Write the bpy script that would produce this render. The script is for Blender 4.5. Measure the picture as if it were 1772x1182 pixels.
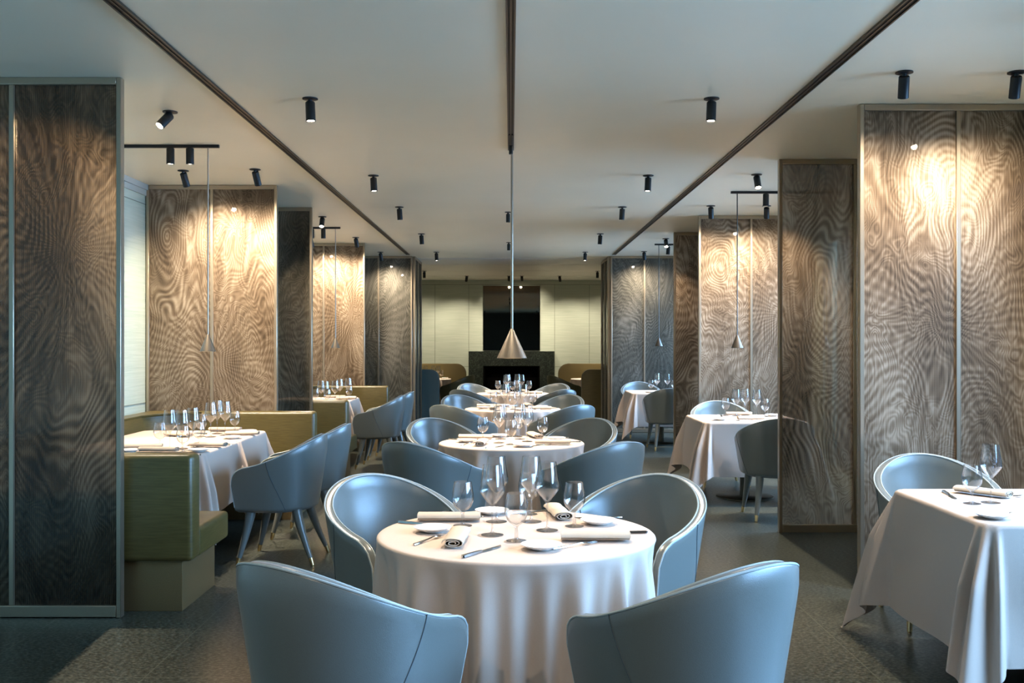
import bpy, bmesh, math, random
from mathutils import Vector, Matrix, noise
PI = math.pi
rnd = random.Random(7)
for o in list(bpy.data.objects): bpy.data.objects.remove(o)
SC = bpy.context.scene
COL = SC.collection

# ------------------------------------------------------------------ camera, world, exposure, daylight
cd = bpy.data.cameras.new('camera'); cam = bpy.data.objects.new('camera', cd); COL.objects.link(cam)
cam.location = (0, 0, 1.476); cam.rotation_euler = (PI/2, 0, 0)
cd.sensor_width = 36; cd.lens = 1707/1772*36; cd.shift_x = .00113; cd.shift_y = .00113; cd.clip_start = .05
SC.camera = cam
SC.view_settings.view_transform = 'Standard'; SC.view_settings.look = 'None'
SC.view_settings.gamma = 1; SC.view_settings.use_curve_mapping = False
SC.view_settings.exposure = 1.05
SC.cycles.use_denoising = True
SC.cycles.sample_clamp_indirect = 6.0
SC.cycles.max_bounces = 7; SC.cycles.diffuse_bounces = 3; SC.cycles.glossy_bounces = 3; SC.cycles.transparent_max_bounces = 14
SC.cycles.adaptive_threshold = .07
w = bpy.data.worlds.new('world'); SC.world = w; w.use_nodes = True
w.node_tree.nodes['Background'].inputs[0].default_value = (.30, .50, .85, 1)
w.node_tree.nodes['Background'].inputs[1].default_value = .2

def area(name, loc, rot, sx, sy, power, col):
    d = bpy.data.lights.new(name, 'AREA'); d.shape = 'RECTANGLE'; d.size = sx; d.size_y = sy
    d.energy = power; d.color = col
    o = bpy.data.objects.new(name, d); COL.objects.link(o); o.location = loc; o.rotation_euler = rot
    return o
BLUE = (.30, .58, 1.0)
# daylight outside the three windows of the right hand wall
WIN_R = [(-.2, 5.3), (7.9, 10.8), (12.9, 16.0)]
WPOW = [315, 160, 140]
for (a, b), p in zip(WIN_R, WPOW):
    wl = area('window_daylight', (3.95, (a+b)/2, 2.05), (0, PI/2-math.radians(27), 0), 1.7, b-a, p, BLUE)
    wl.data.spread = math.radians(125)

# ------------------------------------------------------------------ materials
def mat(name):
    m = bpy.data.materials.new(name); m.use_nodes = True
    nt = m.node_tree; return m, nt, nt.nodes['Principled BSDF']
def N(nt, t, **kw):
    n = nt.nodes.new(t)
    for k, v in kw.items():
        if k.startswith('i_'):
            key = k[2:]; key = int(key) if key.isdigit() else key.replace('_', ' ')
            n.inputs[key].default_value = v
        else: setattr(n, k, v)
    return n
def ramp(nt, fac, stops):
    r = nt.nodes.new('ShaderNodeValToRGB'); e = r.color_ramp.elements
    while len(e) < len(stops): e.new(.5)
    for el, (p, c) in zip(e, stops): el.position = p; el.color = (*c, 1)
    nt.links.new(fac, r.inputs[0]); return r
def plain(name, col, rough=.5, metal=0, spec=.5, bump=0, bscale=200, coat=0):
    m, nt, b = mat(name)
    n = N(nt, 'ShaderNodeTexNoise'); n.inputs['Scale'].default_value = bscale
    tc = N(nt, 'ShaderNodeTexCoord'); nt.links.new(tc.outputs['Object'], n.inputs['Vector'])
    lo = tuple(c*.93 for c in col); hi = tuple(min(1, c*1.07) for c in col)
    r = ramp(nt, n.outputs['Fac'], [(.3, lo), (.7, hi)])
    nt.links.new(r.outputs[0], b.inputs['Base Color'])
    b.inputs['Roughness'].default_value = rough; b.inputs['Metallic'].default_value = metal
    b.inputs['Specular IOR Level'].default_value = spec; b.inputs['Coat Weight'].default_value = coat
    if bump:
        bp = N(nt, 'ShaderNodeBump'); bp.inputs['Strength'].default_value = bump; bp.inputs['Distance'].default_value = .002
        nt.links.new(n.outputs['Fac'], bp.inputs['Height']); nt.links.new(bp.outputs[0], b.inputs['Normal'])
    return m
def emit(name, col, s):
    m, nt, b = mat(name); b.inputs['Base Color'].default_value = (*col, 1)
    b.inputs['Emission Color'].default_value = (*col, 1); b.inputs['Emission Strength'].default_value = s; return m

M_chair = plain('chair_leather', (.125, .138, .125), .30, spec=.75, bump=.15, bscale=420)
M_chair.node_tree.nodes['Principled BSDF'].inputs['Sheen Weight'].default_value = .12
M_seam = plain('seam_thread', (.06, .085, .10), .6)
M_pipe = plain('leather_piping', (.42, .46, .44), .35, spec=.6)
M_olive_chair = plain('shaded_olive_chair_leather', (.06, .065, .035), .4, bump=.1, bscale=400)  # olive tub chair leather, dimmer light of the far room put into its colour
M_brass = plain('brass', (.75, .55, .27), .3, 1)
M_black = plain('black_metal', (.018, .018, .018), .45, .3)
M_black_plastic = plain('black_rubber', (.01, .01, .01), .6)
M_bronze = plain('bronze_frame', (.46, .38, .28), .33, .85, bump=.03, bscale=900)
M_pend = plain('brushed_steel', (.40, .34, .27), .32, 1, bump=.08, bscale=600)
M_pend_dark = plain('dark_bronze', (.10, .085, .07), .45, .8)
M_lens = emit('lamp_lens', (1, .86, .66), 14)
M_plinth = plain('plinth_bronze', (.27, .19, .09), .38, .6)
M_cloth = plain('linen_cloth', (.53, .43, .36), .85, spec=.15, bump=.35, bscale=900)
M_napkin = plain('linen_napkin', (.50, .42, .33), .9, spec=.1, bump=.4, bscale=900)
M_plate = plain('white_porcelain', (.80, .77, .73), .25)
M_cut = plain('cutlery_steel', (.55, .53, .50), .18, 1)
M_col = plain('table_column', (.13, .12, .09), .35, .8)
M_mirror, nt, b = mat('smoked_mirror')
b.inputs['Base Color'].default_value = (.16, .13, .09, 1); b.inputs['Metallic'].default_value = 1; b.inputs['Roughness'].default_value = .02
M_fire = plain('firebox_black', (.004, .004, .004), .9, spec=0)
M_groove = plain('groove_dark', (.015, .013, .010), .6)
M_tracklip = plain('track_bronze', (.085, .065, .045), .4, .7)
M_solid = plain('plaster_pale', (.42, .43, .38), .8)

# olive banquette leather: fine horizontal grain
M_olive, nt, b = mat('olive_leather')
tc = N(nt, 'ShaderNodeTexCoord'); mp = N(nt, 'ShaderNodeMapping'); mp.inputs['Scale'].default_value = (4, 4, 60)
nt.links.new(tc.outputs['Object'], mp.inputs[0]); n = N(nt, 'ShaderNodeTexNoise'); n.inputs['Scale'].default_value = 2.2; n.inputs['Detail'].default_value = 6
nt.links.new(mp.outputs[0], n.inputs['Vector'])
r = ramp(nt, n.outputs['Fac'], [(.35, (.085, .062, .015)), (.65, (.12, .09, .025))]); nt.links.new(r.outputs[0], b.inputs['Base Color'])
b.inputs['Roughness'].default_value = .36; b.inputs['Specular IOR Level'].default_value = .7

# pale green wall covering with horizontal combed grain
def wallcover(name, c1, c2):
    m, nt, b = mat(name)
    tc = N(nt, 'ShaderNodeTexCoord'); mp = N(nt, 'ShaderNodeMapping'); mp.inputs['Scale'].default_value = (1.2, 1.2, 38)
    nt.links.new(tc.outputs['Object'], mp.inputs[0])
    n = N(nt, 'ShaderNodeTexNoise'); n.inputs['Scale'].default_value = 1.6; n.inputs['Detail'].default_value = 5; n.inputs['Distortion'].default_value = .5
    nt.links.new(mp.outputs[0], n.inputs['Vector'])
    r = ramp(nt, n.outputs['Fac'], [(.3, c1), (.7, c2)]); nt.links.new(r.outputs[0], b.inputs['Base Color'])
    bp = N(nt, 'ShaderNodeBump'); bp.inputs['Strength'].default_value = .35; bp.inputs['Distance'].default_value = .004
    nt.links.new(n.outputs['Fac'], bp.inputs['Height']); nt.links.new(bp.outputs[0], b.inputs['Normal'])
    b.inputs['Roughness'].default_value = .55
    return m
M_wall = wallcover('pale_green_wallcovering', (.42, .49, .39), (.52, .57, .47))

# ceiling: satin grey lacquer
M_ceil, nt, b = mat('satin_ceiling')
n = N(nt, 'ShaderNodeTexNoise'); n.inputs['Scale'].default_value = 1.3; n.inputs['Detail'].default_value = 3
tc = N(nt, 'ShaderNodeTexCoord'); nt.links.new(tc.outputs['Object'], n.inputs['Vector'])
r = ramp(nt, n.outputs['Fac'], [(.3, (.81, .735, .565)), (.7, (.84, .77, .60))]); nt.links.new(r.outputs[0], b.inputs['Base Color'])
b.inputs['Roughness'].default_value = .42
n2 = N(nt, 'ShaderNodeTexNoise'); n2.inputs['Scale'].default_value = 260; nt.links.new(tc.outputs['Object'], n2.inputs['Vector'])
bp = N(nt, 'ShaderNodeBump'); bp.inputs['Strength'].default_value = .12; bp.inputs['Distance'].default_value = .001
nt.links.new(n2.outputs['Fac'], bp.inputs['Height']); nt.links.new(bp.outputs[0], b.inputs['Normal'])

# floor: dark green speckled stone in large slabs, pale joints
M_floor, nt, b = mat('speckled_stone_floor')
tc = N(nt, 'ShaderNodeTexCoord')
mp = N(nt, 'ShaderNodeMapping'); mp.inputs['Scale'].default_value = (1, 1.9, 1); nt.links.new(tc.outputs['Object'], mp.inputs[0])
v = N(nt, 'ShaderNodeTexNoise'); v.inputs['Scale'].default_value = 46; v.inputs['Detail'].default_value = 4; v.inputs['Roughness'].default_value = .7
nt.links.new(mp.outputs[0], v.inputs['Vector'])
r = ramp(nt, v.outputs['Fac'], [(.40, (.006, .008, .006)), (.47, (.030, .034, .026)), (.54, (.080, .088, .07)), (.64, (.16, .17, .14))])
n3 = N(nt, 'ShaderNodeTexNoise'); n3.inputs['Scale'].default_value = 1.5; n3.inputs['Detail'].default_value = 4; nt.links.new(tc.outputs['Object'], n3.inputs['Vector'])
mx = N(nt, 'ShaderNodeMix', data_type='RGBA', blend_type='MULTIPLY'); mx.inputs[0].default_value = .6
r3 = ramp(nt, n3.outputs['Fac'], [(.3, (.65, .65, .65)), (.7, (1, 1, 1))])
nt.links.new(r.outputs[0], mx.inputs[6]); nt.links.new(r3.outputs[0], mx.inputs[7])
mp2 = N(nt, 'ShaderNodeMapping'); mp2.inputs['Location'].default_value = (1.615, -4.35, 0); nt.links.new(tc.outputs['Object'], mp2.inputs[0])
bk = N(nt, 'ShaderNodeTexBrick', offset=0.0); bk.inputs['Scale'].default_value = 1; bk.inputs['Mortar Size'].default_value = .0022
bk.inputs['Brick Width'].default_value = .8075; bk.inputs['Row Height'].default_value = .67; bk.inputs['Mortar Smooth'].default_value = .1
nt.links.new(mp2.outputs[0], bk.inputs['Vector'])
mj = N(nt, 'ShaderNodeMix', data_type='RGBA'); nt.links.new(bk.outputs['Fac'], mj.inputs[0]); nt.links.new(mx.outputs[2], mj.inputs[6])
mj.inputs[7].default_value = (.12, .13, .095, 1); nt.links.new(mj.outputs[2], b.inputs['Base Color'])
b.inputs['Roughness'].default_value = .30; b.inputs['Specular IOR Level'].default_value = .5

# dark green veined marble
M_marble, nt, b = mat('dark_green_marble')
tc = N(nt, 'ShaderNodeTexCoord'); v = N(nt, 'ShaderNodeTexVoronoi', feature='DISTANCE_TO_EDGE'); v.inputs['Scale'].default_value = 7
n = N(nt, 'ShaderNodeTexNoise'); n.inputs['Scale'].default_value = 5; n.inputs['Detail'].default_value = 6
va = N(nt, 'ShaderNodeVectorMath', operation='MULTIPLY_ADD'); va.inputs[1].default_value = (.9, .9, .9)
nt.links.new(tc.outputs['Object'], n.inputs['Vector']); nt.links.new(n.outputs['Color'], va.inputs[0]); nt.links.new(tc.outputs['Object'], va.inputs[2])
nt.links.new(va.outputs[0], v.inputs['Vector'])
r = ramp(nt, v.outputs[0], [(0, (.13, .16, .12)), (.018, (.035, .045, .033)), (.06, (.009, .014, .010))]); nt.links.new(r.outputs[0], b.inputs['Base Color'])
b.inputs['Roughness'].default_value = .3

# metal mesh laminated in glass: contour-like moire of two rippled layers
def mesh_mat(name, dark, mid, light, seed, alpha, metal=.5):
    m, nt, b = mat(name)
    tc = N(nt, 'ShaderNodeTexCoord')
    mp = N(nt, 'ShaderNodeMapping'); mp.inputs['Scale'].default_value = (1.15, 1.0, .48); mp.inputs['Location'].default_value = (seed, seed*2.3, seed*.7)
    nt.links.new(tc.outputs['Object'], mp.inputs[0])
    a = N(nt, 'ShaderNodeTexNoise'); a.inputs['Scale'].default_value = 2.1; a.inputs['Detail'].default_value = 1.2; a.inputs['Distortion'].default_value = .9
    nt.links.new(mp.outputs[0], a.inputs['Vector'])
    def sine(fac, k):
        mu = N(nt, 'ShaderNodeMath', operation='MULTIPLY'); mu.inputs[1].default_value = k; nt.links.new(fac, mu.inputs[0])
        s = N(nt, 'ShaderNodeMath', operation='SINE'); nt.links.new(mu.outputs[0], s.inputs[0]); return s.outputs[0]
    def ma(op, x, y):
        n = N(nt, 'ShaderNodeMath', operation=op)
        for i, q in enumerate((x, y)):
            if isinstance(q, (int, float)): n.inputs[i].default_value = q
            else: nt.links.new(q, n.inputs[i])
        return n.outputs[0]
    cx_ = N(nt, 'ShaderNodeSeparateXYZ'); nt.links.new(mp.outputs[0], cx_.inputs[0]); cb = N(nt, 'ShaderNodeCombineXYZ'); nt.links.new(cx_.outputs['X'], cb.inputs['X']); nt.links.new(cx_.outputs['Z'], cb.inputs['Y'])
    vo = N(nt, 'ShaderNodeTexVoronoi', feature='SMOOTH_F1', voronoi_dimensions='2D'); vo.inputs['Scale'].default_value = 1.25; vo.inputs['Smoothness'].default_value = .35; nt.links.new(cb.outputs[0], vo.inputs['Vector'])
    ph1 = ma('ADD', ma('MULTIPLY', vo.outputs['Distance'], 190), ma('MULTIPLY', a.outputs['Fac'], 95))
    s1 = sine(ph1, 1.0)
    sp = N(nt, 'ShaderNodeSeparateXYZ'); nt.links.new(tc.outputs['Object'], sp.inputs[0])
    ang = ma('ARCTAN2', ma('SUBTRACT', sp.outputs['Z'], 1.1+(seed*1.37) % .9), ma('SUBTRACT', sp.outputs['X'], -.5+(seed*.61) % 1.0))
    s3 = sine(ma('ADD', ma('MULTIPLY', ang, 46), ma('MULTIPLY', a.outputs['Fac'], 22)), 1.0)
    c = N(nt, 'ShaderNodeTexNoise'); c.inputs['Scale'].default_value = 3.3; c.inputs['Detail'].default_value = 2; c.inputs['Distortion'].default_value = .5
    mpc = N(nt, 'ShaderNodeMapping'); mpc.inputs['Location'].default_value = (seed*3, 5, 9); mpc.inputs['Scale'].default_value = (1.3, 1, .7); nt.links.new(tc.outputs['Object'], mpc.inputs[0]); nt.links.new(mpc.outputs[0], c.inputs['Vector'])
    s2 = sine(c.outputs['Fac'], 170)
    # large soft figure
    big = N(nt, 'ShaderNodeTexNoise'); big.inputs['Scale'].default_value = 1.7; big.inputs['Detail'].default_value = 3; nt.links.new(mp.outputs[0], big.inputs['Vector'])
    # fine vertical wires
    wx = sine(sp.outputs['X'], 2*PI/.0105)
    wz = sine(sp.outputs['Z'], 2*PI/.008)
    md = N(nt, 'ShaderNodeTexNoise'); md.inputs['Scale'].default_value = 2.6; md.inputs['Detail'].default_value = 1; mm = N(nt, 'ShaderNodeMapping'); mm.inputs['Location'].default_value = (3, seed, 1); nt.links.new(tc.outputs['Object'], mm.inputs[0]); nt.links.new(mm.outputs[0], md.inputs['Vector'])
    m1 = ma('MULTIPLY', ma('SUBTRACT', md.outputs['Fac'], .28), .36); m2 = ma('MULTIPLY', ma('SUBTRACT', .74, md.outputs['Fac']), .30)
    f = ma('ADD', ma('MULTIPLY', s1, ma('MULTIPLY', m1, .9)), ma('MULTIPLY', s2, ma('MULTIPLY', m2, .7)))
    f = ma('ADD', f, ma('MULTIPLY', s3, .055))
    f = ma('ADD', f, ma('MULTIPLY', ma('SUBTRACT', big.outputs['Fac'], .5), 1.1))
    f = ma('ADD', f, ma('MULTIPLY', wx, .08))
    f = ma('ADD', f, ma('MULTIPLY', wz, .03))
    f = ma('ADD', f, .5)
    r = ramp(nt, f, [(.18, dark), (.5, mid), (.82, light)]); nt.links.new(r.outputs[0], b.inputs['Base Color'])
    b.inputs['Metallic'].default_value = metal; b.inputs['Roughness'].default_value = .46
    b.inputs['Coat Weight'].default_value = .7; b.inputs['Coat Roughness'].default_value = .015; b.inputs['Coat IOR'].default_value = 1.5
    tl = N(nt, 'ShaderNodeBsdfTranslucent'); nt.links.new(r.outputs[0], tl.inputs[0])
    mt = N(nt, 'ShaderNodeMixShader'); mt.inputs[0].default_value = .35; nt.links.new(b.outputs[0], mt.inputs[1]); nt.links.new(tl.outputs[0], mt.inputs[2])
    if alpha >= .95:
        nt.links.new(mt.outputs[0], nt.nodes['Material Output'].inputs[0]); return m
    tr = N(nt, 'ShaderNodeBsdfTransparent'); tr.inputs[0].default_value = (.9, .86, .8, 1)
    ms = N(nt, 'ShaderNodeMixShader')
    al = ma('SUBTRACT', alpha, ma('MULTIPLY', f, .12)); nt.links.new(al, ms.inputs[0])
    nt.links.new(tr.outputs[0], ms.inputs[1]); nt.links.new(mt.outputs[0], ms.inputs[2])
    nt.links.new(ms.outputs[0], nt.nodes['Material Output'].inputs[0])
    return m
BD = ((.02, .014, .008), (.11, .078, .048), (.36, .28, .19))  # bronze mesh tones darkened, shade on the left screen put into the colour
BR = ((.07, .046, .026), (.27, .19, .12), (.66, .54, .40))
GR = ((.05, .05, .038), (.15, .14, .11), (.36, .33, .27))

# thin clear glass
def glass_mat(name, tint, edge, k=.75, c=.07):
    m, nt, b = mat(name); nt.nodes.remove(b)
    tr = N(nt, 'ShaderNodeBsdfTransparent'); gl = N(nt, 'ShaderNodeBsdfGlossy'); gl.inputs['Roughness'].default_value = .02
    lw = N(nt, 'ShaderNodeLayerWeight'); lw.inputs[0].default_value = .5
    r = ramp(nt, lw.outputs['Facing'], [(0, tint), (.6, tint), (1, edge)]); nt.links.new(r.outputs[0], tr.inputs[0])
    pw = N(nt, 'ShaderNodeMath', operation='POWER'); pw.inputs[1].default_value = 2.6; nt.links.new(lw.outputs['Facing'], pw.inputs[0])
    fr = N(nt, 'ShaderNodeMath', operation='MULTIPLY_ADD'); fr.inputs[1].default_value = k; fr.inputs[2].default_value = c; nt.links.new(pw.outputs[0], fr.inputs[0])
    ms = N(nt, 'ShaderNodeMixShader'); nt.links.new(fr.outputs[0], ms.inputs[0]); nt.links.new(tr.outputs[0], ms.inputs[1]); nt.links.new(gl.outputs[0], ms.inputs[2])
    nt.links.new(ms.outputs[0], nt.nodes['Material Output'].inputs[0]); return m
M_glass = glass_mat('clear_glass', (.985, .985, .985), (.26, .27, .28))
M_glass_solid = glass_mat('stem_glass', (.88, .88, .88), (.18, .18, .20), .5, .10)
M_pane = glass_mat('window_glass', (.95, .97, .98), (.9, .93, .95))

# ------------------------------------------------------------------ mesh helpers
def finish(name, bm, m, parent=None, smooth=True, angle=40):
    bmesh.ops.recalc_face_normals(bm, faces=bm.faces)
    me = bpy.data.meshes.new(name); bm.to_mesh(me); bm.free()
    for x in (m if isinstance(m, (list, tuple)) else [m]): me.materials.append(x)
    if smooth:
        for p in me.polygons: p.use_smooth = True
        me.set_sharp_from_angle(angle=math.radians(angle))
    o = bpy.data.objects.new(name, me); COL.objects.link(o)
    if parent: o.parent = parent
    return o
def box(bm, x0, x1, y0, y1, z0, z1, bev=0, seg=3):
    r = bmesh.ops.create_cube(bm, size=1)
    vs = r['verts']
    for v in vs: v.co = Vector(((x0+x1)/2+v.co.x*(x1-x0), (y0+y1)/2+v.co.y*(y1-y0), (z0+z1)/2+v.co.z*(z1-z0)))
    if bev:
        es = {e for v in vs for e in v.link_edges}
        bmesh.ops.bevel(bm, geom=list(es), offset=bev, segments=seg, affect='EDGES', profile=.5)
def lathe(bm, prof, n=32, cx=0, cy=0, mi=0):
    rings = []
    for r, z in prof:
        if r < 1e-5: rings.append([bm.verts.new((cx, cy, z))])
        else: rings.append([bm.verts.new((cx+r*math.cos(2*PI*k/n), cy+r*math.sin(2*PI*k/n), z)) for k in range(n)])
    for a, b in zip(rings, rings[1:]):
        for k in range(n):
            k2 = (k+1) % n
            if len(a) == 1 and len(b) == 1: continue
            if len(a) == 1: f = bm.faces.new((a[0], b[k], b[k2]))
            elif len(b) == 1: f = bm.faces.new((a[k], a[k2], b[0]))
            else: f = bm.faces.new((a[k], a[k2], b[k2], b[k]))
            f.material_index = mi
def tube(bm, pts, rad, n=8, mi=0, caps=True):
    pts = [Vector(p) for p in pts]; rings = []
    rad = rad if isinstance(rad, (list, tuple)) else [rad]*len(pts)
    up = None
    for i, p in enumerate(pts):
        d = (pts[min(i+1, len(pts)-1)]-pts[max(i-1, 0)]).normalized()
        if up is None:
            up = d.orthogonal().normalized()
        up = (up-d*up.dot(d)).normalized(); s = d.cross(up)
        rings.append([bm.verts.new(p+(up*math.cos(2*PI*k/n)+s*math.sin(2*PI*k/n))*rad[i]) for k in range(n)])
    for a, b in zip(rings, rings[1:]):
        for k in range(n):
            f = bm.faces.new((a[k], a[(k+1) % n], b[(k+1) % n], b[k])); f.material_index = mi
    if caps:
        bm.faces.new(rings[0][::-1]).material_index = mi; bm.faces.new(rings[-1]).material_index = mi
def thing(name, label, cat, loc=(0, 0, 0), rz=0, group=None):
    o = bpy.data.objects.new(name, None); COL.objects.link(o); o.location = loc; o.rotation_euler = (0, 0, rz)
    o.empty_display_size = .1
    tag(o, label, cat, group); return o
def tag(o, label, cat, group=None):
    o['label'] = label; o['category'] = cat
    if group: o['group'] = group
    return o
def struct(name, bm, m, smooth=False):
    o = finish(name, bm, m, smooth=smooth); o['kind'] = 'structure'; return o
KIDS = {}
def dup(root, loc, rz, label, group=None, name=None):
    r = root.copy(); COL.objects.link(r); r.location = loc; r.rotation_euler = (0, 0, rz); r['label'] = label
    if group: r['group'] = group
    for ch in KIDS.setdefault(root.name, list(root.children)):
        c = ch.copy(); COL.objects.link(c); c.parent = r
        for g in KIDS.setdefault(ch.name, list(ch.children)):
            d = g.copy(); COL.objects.link(d); d.parent = c
    return r
class Proto:                       # first use moves the original, later uses copy it
    def __init__(s, make): s.make = make; s.o = None; s.spare = None
    def put(s, loc, rz, label, group=None):
        if s.o is None:
            s.o = s.make(); s.o.location = loc; s.o.rotation_euler = (0, 0, rz); s.o['label'] = label
            if group: s.o['group'] = group
            KIDS[s.o.name] = list(s.o.children)
            for ch in s.o.children: KIDS[ch.name] = list(ch.children)
            return s.o
        return dup(s.o, loc, rz, label, group)

# ------------------------------------------------------------------ setting
H = 2.90; YB = 22.5; XL = -3.30; XR = 3.42
bm = bmesh.new(); box(bm, -4.2, 4.2, -2.9, YB+.3, -.12, 0); struct('floor', bm, M_floor)
bm = bmesh.new(); box(bm, -4.2, 4.2, -2.9, 16.6, H, H+.12); struct('ceiling', bm, M_ceil)
M_ceil2 = plain('far_ceiling_plaster', (.80, .79, .74), .5)
bm = bmesh.new(); ys = [16.6, 18.0, 19.6, 21.06, YB+.3]
box(bm, -4.2, 4.2, 16.6, YB+.3, H+.02, H+.12)
for a, b_ in zip(ys, ys[1:]): box(bm, -4.2, 4.2, a+.03, b_-.0, H, H+.02)
struct('ceiling', bm, M_ceil2)
bm = bmesh.new(); box(bm, XL-.15, XL, -2.6, YB, 0, H); struct('wall_left', bm, M_wall)
bm = bmesh.new()
edges = [-2.6]+[q for a in WIN_R for q in a]+[YB]
for a, b_ in zip(edges[0::2], edges[1::2]): box(bm, XR, XR+.15, a, b_, 0, H)
for a, b_ in WIN_R: box(bm, XR, XR+.15, a, b_, 0, .12); box(bm, XR, XR+.15, a, b_, 2.62, H)
struct('wall_right', bm, M_wall)
bm = bmesh.new(); box(bm, -4.2, 4.2, -2.4, -2.3, 0, H)
struct('wall_rear', bm, plain('dark_rear_wall', (.05, .045, .035), .6))
bm = bmesh.new()
box(bm, -4.2, 4.2, YB, YB+.15, 0, H); struct('wall_far', bm, M_wall)
# windows on the right
for i, (a, b_) in enumerate(WIN_R):
    fr = thing('window_%d' % (i+1), 'tall window with slim bronze frame in the right wall', 'window'); fr['kind'] = 'structure'; del fr['label']; del fr['category']
    bm = bmesh.new(); k = max(2, round((b_-a)/1.5)); st = (b_-a)/k
    for j in range(k+1): box(bm, XR+.04, XR+.09, a+j*st-.02, a+j*st+.02, .12, 2.62)
    box(bm, XR+.04, XR+.09, a, b_, .12, .17); box(bm, XR+.04, XR+.09, a, b_, 2.57, 2.62)
    finish('window_frame', bm, M_bronze, fr, smooth=False)
    bm = bmesh.new(); box(bm, XR+.06, XR+.066, a, b_, .17, 2.57); finish('window_pane', bm, M_pane, fr, smooth=False)
# wall panel joints and dado on left wall, far wall joints
M_joint = plain('panel_joint', (.20, .22, .17), .7)
bm = bmesh.new()
box(bm, XL, XL+.004, -2.6, YB, .93, .938); box(bm, XL, XL+.004, -2.6, YB, 2.72, 2.726)
y = -2.0
while y < YB: box(bm, XL, XL+.004, y, y+.006, .0, 2.72); y += 2.35
struct('trim_1', bm, M_joint)
bm = bmesh.new(); box(bm, XL, XL+.03, -2.6, YB, H-.05, H); box(bm, XL, XL+.015, -2.6, YB, H-.10, H-.05); struct('trim_2', bm, M_solid)
bm = bmesh.new()
for x in (-1.73, -.96, 1.0, 1.79, -2.6, 2.6): box(bm, x-.004, x+.004, YB-.004, YB, 0, 2.8)
for x in (-.635, .665): box(bm, x-.004, x+.004, YB-.004, YB, 1.28, 2.8)
box(bm, XL, XR, YB-.004, YB, 2.795, 2.803)
box(bm, XL, -.96, YB-.004, YB, .93, .936); box(bm, 1.0, XR, YB-.004, YB, .93, .936)
struct('trim_3', bm, M_joint)

# long ceiling tracks
def track(x, w_, y0, y1, label):
    t = thing('ceiling_track', label, 'light track', (x, (y0+y1)/2, H), 0, 'long slot tracks in the ceiling')
    L = (y1-y0)/2
    bm = bmesh.new(); box(bm, -w_/2, w_/2, -L, L, -.006, .002); finish('channel', bm, M_groove, t, smooth=False)
    bm = bmesh.new()
    box(bm, -w_/2-.004, -w_/2+.004, -L, L, -.012, 0); box(bm, w_/2-.004, w_/2+.004, -L, L, -.012, 0); box(bm, -.004, .004, -L, L, -.010, 0)
    finish('rail', bm, M_tracklip, t, smooth=False)
    return t
track(-1.655, .048, -2.2, 15.9, 'dark slot track running down the ceiling on the left')
track(1.66, .048, -2.2, 15.9, 'dark slot track running down the ceiling on the right')
tc_ = track(0, .036, -2.2, 7.25, 'dark bronze slot track down the middle of the ceiling')
bm = bmesh.new(); box(bm, -.017, -.005, 4.25-2.525, 4.72-2.525, -.016, -.002); box(bm, .005, .017, 4.25-2.525, 4.72-2.525, -.016, -.002)
bmesh.ops.translate(bm, verts=bm.verts, vec=(0, 2.45, 0)); finish('insert', bm, M_black, tc_, smooth=False)

# ------------------------------------------------------------------ screens
def screen(x0, x1, y, n, m, label, group, rot=0, lenx=None):
    W = x1-x0; fw = .026; d = .05
    t = thing('mesh_screen', label, 'screen', ((x0+x1)/2, y, 0), rot, group)
    bm = bmesh.new(); h = W/2; top = H-.002
    box(bm, -h, -h+fw, -d/2, d/2, .0, top, .003, 1); box(bm, h-fw, h, -d/2, d/2, .0, top, .003, 1)
    box(bm, -h+fw, h-fw, -d/2, d/2, top-.038, top, .003, 1); box(bm, -h+fw, h-fw, -d/2, d/2, .004, .065, .003, 1)
    finish('frame', bm, M_bronze, t)
    for k in range(1, n):
        x = -h+k*W/n
        bm = bmesh.new(); box(bm, x-.013, x+.013, -d/2+.004, d/2-.004, .065, top-.038, .002, 1); finish('mullion', bm, M_bronze, t)
    for k in range(n):
        a = -h+k*W/n+(fw if k == 0 else .013); b_ = -h+(k+1)*W/n-(fw if k == n-1 else .013)
        bm = bmesh.new(); box(bm, a, b_, -.006, .006, .065, top-.038); finish('mesh_panel', bm, m, t, smooth=False)
    return t
MB0 = mesh_mat('shaded_mesh_glass', *BD, 1.3, .88)
MB1 = mesh_mat('bronze_mesh_glass_a', *BR, 1.3, .93)
MB2 = mesh_mat('bronze_mesh_glass_b', *BR, 4.1, .97)
MB3 = mesh_mat('bronze_mesh_glass_c', *BR, 8.9, .97)
MB4 = mesh_mat('bronze_mesh_glass_d', *BR, 6.7, .78)
MB5 = mesh_mat('bronze_mesh_glass_e', *BR, 9.7, .97)
MG1 = mesh_mat('grey_mesh_glass_a', *GR, 2.2, .88)
MG2 = mesh_mat('grey_mesh_glass_b', *GR, 5.6, .95)
SG = 'bronze framed mesh glass screens'
screen(-3.27, -2.09, 5.31, 2, MB0, 'shaded bronze mesh glass screen at left edge in front of the nearest booth', SG)
screen(-3.29, -2.11, 8.92, 2, MB2, 'brightly lit bronze mesh screen behind the nearest olive booth', SG)
screen(-3.27, -2.09, 10.39, 2, MG1, 'dim narrow grey mesh screen just right of the bright one behind the nearest booth', SG)
screen(-3.27, -2.09, 14.13, 2, MB5, 'golden brown mesh screen behind the second booth', SG)
screen(-3.28, -1.62, 16.2, 3, MG2, 'grey green mesh screen at the far end left of the opening', SG)
screen(2.08, 3.26, 5.90, 2, MB3, 'large bronze mesh screen at right behind the square table with one near chair', SG)
screen(2.08, 3.26, 7.67, 2, MB4, 'see-through narrow mesh screen with grey chair showing through it', SG)
screen(2.10, 3.28, 11.05, 2, MB5, 'pale lit mesh screen behind the middle square table on the right', SG)
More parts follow.
